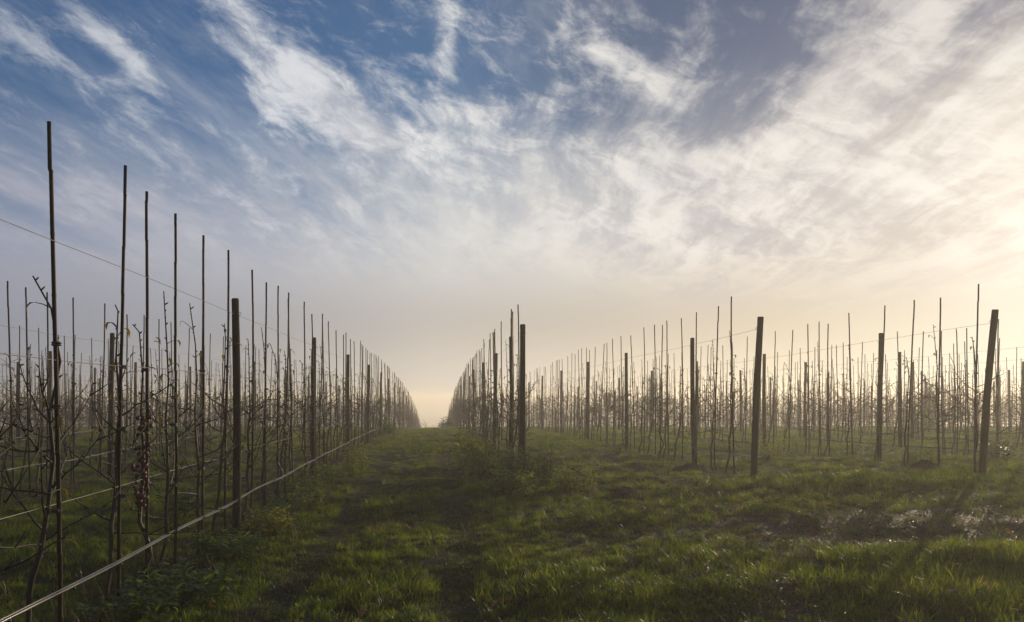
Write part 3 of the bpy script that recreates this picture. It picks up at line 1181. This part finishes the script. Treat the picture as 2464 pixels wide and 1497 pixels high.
for k in range(-6, 10):
    xk = row_x(k)
    y0 = (HEAD if k >= 1 else max(1.3, -xk / .66 - 2.0))
    y1 = 60 if k in (0, 1) else 48
    side = .045 if k <= 0 else -.045
    if k >= 1:
        y0 -= .22
    strand("trellis_wire", k, xk + side * .35, 2.24, y0, y1, .0022, m_wire, "top trellis wire of the %s" % row_name(k), "wire", .004, 4, k + 40, "trellis wires")
    if k <= 0:
        strand("trellis_wire", k, xk + side * .4, 1.60, y0, y1, .0020, m_wire, "wire at half height along the %s" % row_name(k), "wire", .004, 4, k + 60, "trellis wires")
    if -2 <= k <= 0:
        strand("trellis_wire", k, xk - side * .3, .81, y0, y1, .0032, m_wire, "lowest trellis wire along the %s" % row_name(k), "wire", .005, 4, k + 80, "trellis wires")
    hy1 = 30 if k == 0 else 40
    strand("irrigation_hose", k, xk + side, .345 if k >= 0 else .42, y0 - (.25 if k >= 1 else 0), hy1, .0085, m_hose, "black irrigation hose strung along the %s" % row_name(k), "hose", .010, 8, k + 20, "irrigation hoses")
    if k == 0:
        hose = bpy.data.objects[[o_.name for o_ in bpy.data.objects if o_.name.startswith("irrigation_hose")][-1]]
        hv = np.array([q.co[:] for q in hose.data.vertices]).reshape(-1, 8, 3).mean(1)
        mb = MB()
        mb.tube([(0, 0, -.004), (0, 0, -.014), (0, 0, -.022)], [.007, .008, .004], 7)
        dm = mb.mesh("dripper", m_tie)
        for yy in np.arange(2.2, 16, .62):
            put("dripper", dm, hose, loc=(float(np.interp(yy, hv[:, 1], hv[:, 0])), yy, float(np.interp(yy, hv[:, 1], hv[:, 2])) - .004))
        strand("trellis_wire", k, xk + side + .012, .365, y0, hy1, .0042, m_hose, "thin cable clipped above the black hose beside the track", "wire", .008, 6, 20, "trellis wires")
    if k in (2, 3):                                     # hose end with its stop clip, past the end post
        mb = MB()
        x, y = xk + side, y0 - .27
        z = gz(x, y) + .33
        mb.tube([(0, .12, .01), (.004, .05, .012), (.01, 0, 0), (.02, -.03, .02), (.012, -.03, .05)], [.010, .011, .014, .011, .008], 7)
        mb.ball((.016, -.015, .02), .020, 7, 5, (1.3, .8, .9))
        tag(put("hose_clip", mb.mesh("hose_clip", m_tie), loc=(x, y, z)), "folded hose end past the end post, %s" % row_name(k), "hose end", "hose ends")
for y in (4.1, 5.45, 6.3):                               # clips that hold hose and cable together
    mb = MB()
    th = np.linspace(0, 6.283, 11)
    mb.tube(np.stack([.016 * np.cos(th), 0 * th, .022 * np.sin(th)], 1), .004, 5, False)
    x = row_x(0) + .05
    w_ = {4.1: "nearest", 5.45: "middle", 6.3: "farthest"}[y]
    tag(put("hose_tie", mb.mesh("hose_tie", m_tie), loc=(x, y, gz(x, y) + .352)), "%s of three black ties round the hose along the track's left row" % w_, "tie", "hose ties")


# ------------------------------------------------------------------ weeds, bushes, soil heaps
def weed(label, x, y, h, w, nst, leaf, mat, seed, lean=.25, cone=0.0, name="weed_clump", cat="weed", per=26, dead=0):
    r_ = np.random.RandomState(seed)
    h, w, nst = h * 1.25, w * 1.3, int(nst * 1.3)
    st, lv = MB(), MB()
    for i in range(nst):
        a = r_.rand() * 6.283
        r0 = w * .28 * math.sqrt(r_.rand())
        hh = h * r_.uniform(.55, 1.0) * (1 - cone * r0 / (w * .3))
        p0 = np.array([r0 * math.cos(a), r0 * math.sin(a), -.03])
        ln = lean * r_.uniform(.2, 1.0)
        P_ = [p0]
        for s in range(5):
            P_.append(P_[-1] + np.array([math.cos(a) * ln * (s + 1) / 4 + r_.normal(0, .08), math.sin(a) * ln * (s + 1) / 4 + r_.normal(0, .08), 1.0]) * hh / 5)
        P_ = np.array(P_)
        st.tube(P_, np.linspace(.0045, .0018, 6), 4)
        st.tube([(0, 0, -.02), p0 * .5 + (0, 0, -.005), p0 + (0, 0, .02)], [.006, .005, .004], 4)
        for j in range(int(per * 1.25)):
            t_ = r_.uniform(.12, 1.0)
            q = t_ * 5
            b = np.array([np.interp(q, range(6), P_[:, c_]) for c_ in range(3)])
            aa = r_.rand() * 6.283
            d = np.array([math.cos(aa), math.sin(aa), r_.uniform(-.25, .9)])
            off = d / np.linalg.norm(d) * r_.uniform(.0, .085) * (1.25 - t_) * (w / .4)
            lv.leaf(b + off, d, 2.0 * leaf * r_.uniform(.6, 1.25) * (1.2 - .5 * t_), 2.0 * leaf * r_.uniform(.32, .55), r_.uniform(0, 1.2), .2)
    e = put(name, None, loc=(x, y, gz(x, y)), rot=(0, 0, r_.rand() * 6.28))
    tag(e, label, cat, "weeds and bushes")
    put("stems", st.mesh("stems", m_bark if mat is not m_weedpale else m_dry), e)
    put("foliage", lv.mesh("foliage", mat), e)
    return e


weed("dense dark weed smothering the foot of the middle row's end post", 1.22, 10.7, .55, .80, 22, .040, m_weed, 1, .35)
weed("upright leafy weed just right of the middle row's end post", 1.66, 10.9, .92, .42, 12, .042, m_weed, 2, .16, .8)
weed("tall pale weed left of the middle row, bordering the track", .60, 14.0, .95, .75, 17, .058, m_weedpale, 3, .2, .5)
weed("low spreading weed between the tall pale weed and the end post", .72, 12.0, .55, 1.0, 18, .054, m_weedpale, 4, .4)
weed("bright green weed in front of the dark weed at the end post", 1.05, 9.9, .32, .70, 16, .046, m_weedpale, 21, .4)
weed("ragged low weed right of and nearer than the end post's weeds", 1.95, 10.1, .34, .65, 14, .044, m_weedpale, 22, .45)
weed("leafy strip of weeds under the middle row behind its end post", 1.30, 13.0, .42, .90, 16, .040, m_weed, 23, .4)
weed("dense weed under the lines between the first and second trellis posts", -1.78, 10.3, .30, .70, 13, .036, m_weed, 24, .5)
weed("yellow green tuft of weeds at the foot of the first trellis post", -1.72, 7.35, .26, .50, 12, .034, m_weedpale, 25, .45)
weed("broad leaved weed under the hose between the crab apple and trellis post", -1.80, 6.25, .20, .60, 12, .042, m_weed, 26, .8)
weed("pale weed at the row foot past the first trellis post, touching the grass", -1.66, 9.3, .26, .55, 12, .036, m_weedpale, 27, .5)
weed("green weed against the second trellis post left of the track", -1.75, 12.0, .34, .6, 12, .038, m_weed, 28, .4)
weed("tall pale weed between the second and third trellis posts left of the track", -1.70, 15.6, .40, .6, 12, .042, m_weedpale, 29, .4)
weed("thin green weed at the edge of the lush grass beside the track", .92, 11.2, .34, .32, 7, .035, m_weed, 5, .3)
weed("small cone shaped weed at the foot of the second row right of the track", 4.10, 16.4, .36, .30, 9, .034, m_weed, 6, .12, .9)
weed("rounded bush right of the leaning end post nearest the sun", 10.95, 14.2, .62, .75, 16, .045, m_weed, 7, .35, .4, "bush", "bush")
weed("broad bush between the rows left of the track, half lost in mist", -6.5, 19.0, .62, 1.0, 18, .055, m_weed, 8, .4, .3, "bush", "bush")
weed("leafy weed behind the crab apple in the row edging the track", -2.90, 8.25, .38, .36, 9, .042, m_weed, 9, .25)
weed("low ferny weed sprawling beside the black hose", -1.80, 5.25, .20, .85, 18, .050, m_weed, 10, .95, 0, per=20)
weed("small ferny weed beside the wheel track, closest to the camera", -1.95, 4.55, .18, .60, 12, .045, m_weed, 18, .9, 0, per=18)
weed("dark bush far along the row edging the track's left side", -1.85, 28.0, .80, .85, 14, .060, m_weed, 11, .25, .5, "bush", "bush")
weed("spiky bush beside the far end of the grass track", .70, 44.0, 1.0, 1.1, 14, .080, m_weed, 12, .2, .7, "bush", "bush")
weed("thin leafy weed by the second trellis post left of the track", -1.62, 13.2, .34, .36, 8, .038, m_weedpale, 13, .3)
weed("short weed under the lines close to the first trellis post", -1.72, 8.4, .24, .42, 9, .036, m_weed, 14, .5)
weed("straggly weed in the grass beyond the end post of the second row", 6.9, 15.0, .45, .62, 10, .038, m_weedpale, 15, .4)
weed("yellowish weed between the leaning end post and the third row", 8.9, 13.4, .30, .60, 9, .034, m_weedpale, 16, .5)
weed("clump of pale stalks at the head of the fourth row right of the track", 11.3, 11.6, .30, .7, 9, .032, m_weedpale, 17, .5)
weed("leafy weed under the second row left of the track", -5.3, 13.6, .34, .5, 9, .04, m_weed, 19, .35)
weed("grey green bush beyond the fifth row right of the track", 19.6, 29.5, 1.3, 1.5, 18, .08, m_weed, 20, .3, .3, "bush", "bush")


def heap(label, x, y, w, h, seed):
    r_ = np.random.RandomState(seed)
    mb = MB()
    nseg, nr = 22, 7
    v, f = [], []
    for i in range(nr + 1):
        t_ = i / nr
        for j in range(nseg):
            a = j * 6.283 / nseg
            rr_ = w * .5 * t_ * (1 + .22 * math.sin(a * 3 + seed) + r_.normal(0, .05))
            v.append((rr_ * math.cos(a), rr_ * math.sin(a) * .7, h * (1 - t_ * t_) * (1 + r_.normal(0, .14)) - .02 * t_))
    for i in range(nr):
        for j in range(nseg):
            q = (j + 1) % nseg
            f.append((i * nseg + j, (i + 1) * nseg + j, (i + 1) * nseg + q, i * nseg + q))
    mb.raw(v, f)
    for _ in range(26):
        a = r_.rand() * 6.283
        d = w * .5 * math.sqrt(r_.rand()) * 1.1
        mb.ball((d * math.cos(a), d * math.sin(a) * .7, h * max(0, 1 - (2 * d / w) ** 2) + .004), r_.uniform(.008, .024), 5, 4, (1, .9, .8))
    tag(put("soil_mound", mb.mesh("soil_mound", m_soilheap), loc=(x, y, gz(x, y) + .01)), label, "soil mound", "dug soil mounds")


heap("dark mole hill in the grass right of the middle row's end post", 2.56, 9.85, .46, .11, 1)
heap("small dark soil clods in front of the mole hill", 2.25, 8.9, .22, .05, 2)
heap("soil heap at the foot of a tree in the third row right of the track", 8.05, 12.0, .55, .11, 3)
heap("dark soil heap under the weeds left of the middle end post", .95, 11.6, .60, .20, 4)
heap("earth mound at the foot of the second row's near trees", 4.55, 12.9, .70, .10, 5)


# ------------------------------------------------------------------ far trees and hedge
def bare_tree(label, x, y, h, spread, seed, depth=4, group=None, name="bare_tree", r0=.03):
    r_ = np.random.RandomState(seed)
    tr, cr = MB(), MB()

    def grow(p, d, L_, rad, lv):
        P_ = [p]
        for s in range(4):
            d = d + r_.normal(0, .10, 3)
            d /= np.linalg.norm(d)
            P_.append(P_[-1] + d * L_ / 4)
        (tr if lv == 0 else cr).tube(P_, np.linspace(rad, rad * .6, 5), 5 if lv < 2 else 3)
        if lv >= depth:
            return
        for i in range(r_.randint(3, 5) if lv else 6):
            t_ = r_.uniform(.35, 1.0)
            b = P_[min(4, int(t_ * 4))]
            a = r_.rand() * 6.283
            nd = d * r_.uniform(.6, 1.1) + np.array([math.cos(a), math.sin(a), r_.uniform(0, .5)]) * spread
            grow(b, nd / np.linalg.norm(nd), L_ * r_.uniform(.5, .72), rad * .55, lv + 1)
    grow(np.array([0, 0, -.2]), np.array([0, 0, 1.0]), h * .48, h * r0, 0)
    e = put(name, None, loc=(x, y, gz(x, y)))
    tag(e, label, "tree", group)
    put("trunk", tr.mesh("trunk", m_hedge), e)
    put("crown", cr.mesh("crown", m_hedge), e)


bare_tree("faint tall bare tree behind the rows right of the middle end post", 16.6, 58, 6.6, .38, 1)
bare_tree("faint bare tree between the second and third rows right of the track", 12.1, 52, 4.8, .6, 2)
bare_tree("pale bare tree in the mist below the sun", 42, 62, 6.0, .6, 3)
for i, (x, h, w_) in enumerate([(-3.6, 6.8, "leftmost"), (-1.7, 7.2, "second from left"), (.25, 6.7, "second from right"), (2.0, 6.5, "rightmost")]):
    bare_tree("%s of four tiny far trees seen at the end of the track" % w_, x, 128 + i, h, .75, 30 + i, 3, "far trees at the end of the track", r0=.018)

# ------------------------------------------------------------------ ground mist
m_haze = bpy.data.materials.new("mist")
m_haze.use_nodes = True
n = NT(m_haze.node_tree)
o = n.new('ShaderNodeOutputMaterial')
pv = n.new('ShaderNodeVolumePrincipled')
pv.inputs['Color'].default_value = (.99, .96, .89, 1)
pv.inputs['Density'].default_value = 0.0041
pv.inputs['Anisotropy'].default_value = 0.42
n.t.links.new(pv.outputs[0], o.inputs['Volume'])
mb = MB()
zb = float(GZ.min()) - 1.0
zt = 3.45
lo, hi = (-760, -110, zb), (960, 1060, zt)
v = [(x, y, z) for z in (lo[2], hi[2]) for y in (lo[1], hi[1]) for x in (lo[0], hi[0])]
mb.raw(v, [(0, 2, 3, 1), (4, 5, 7, 6), (0, 1, 5, 4), (2, 6, 7, 3), (0, 4, 6, 2), (1, 3, 7, 5)])
hz = put("haze", mb.mesh("haze", m_haze, False))
hz['kind'] = 'stuff'
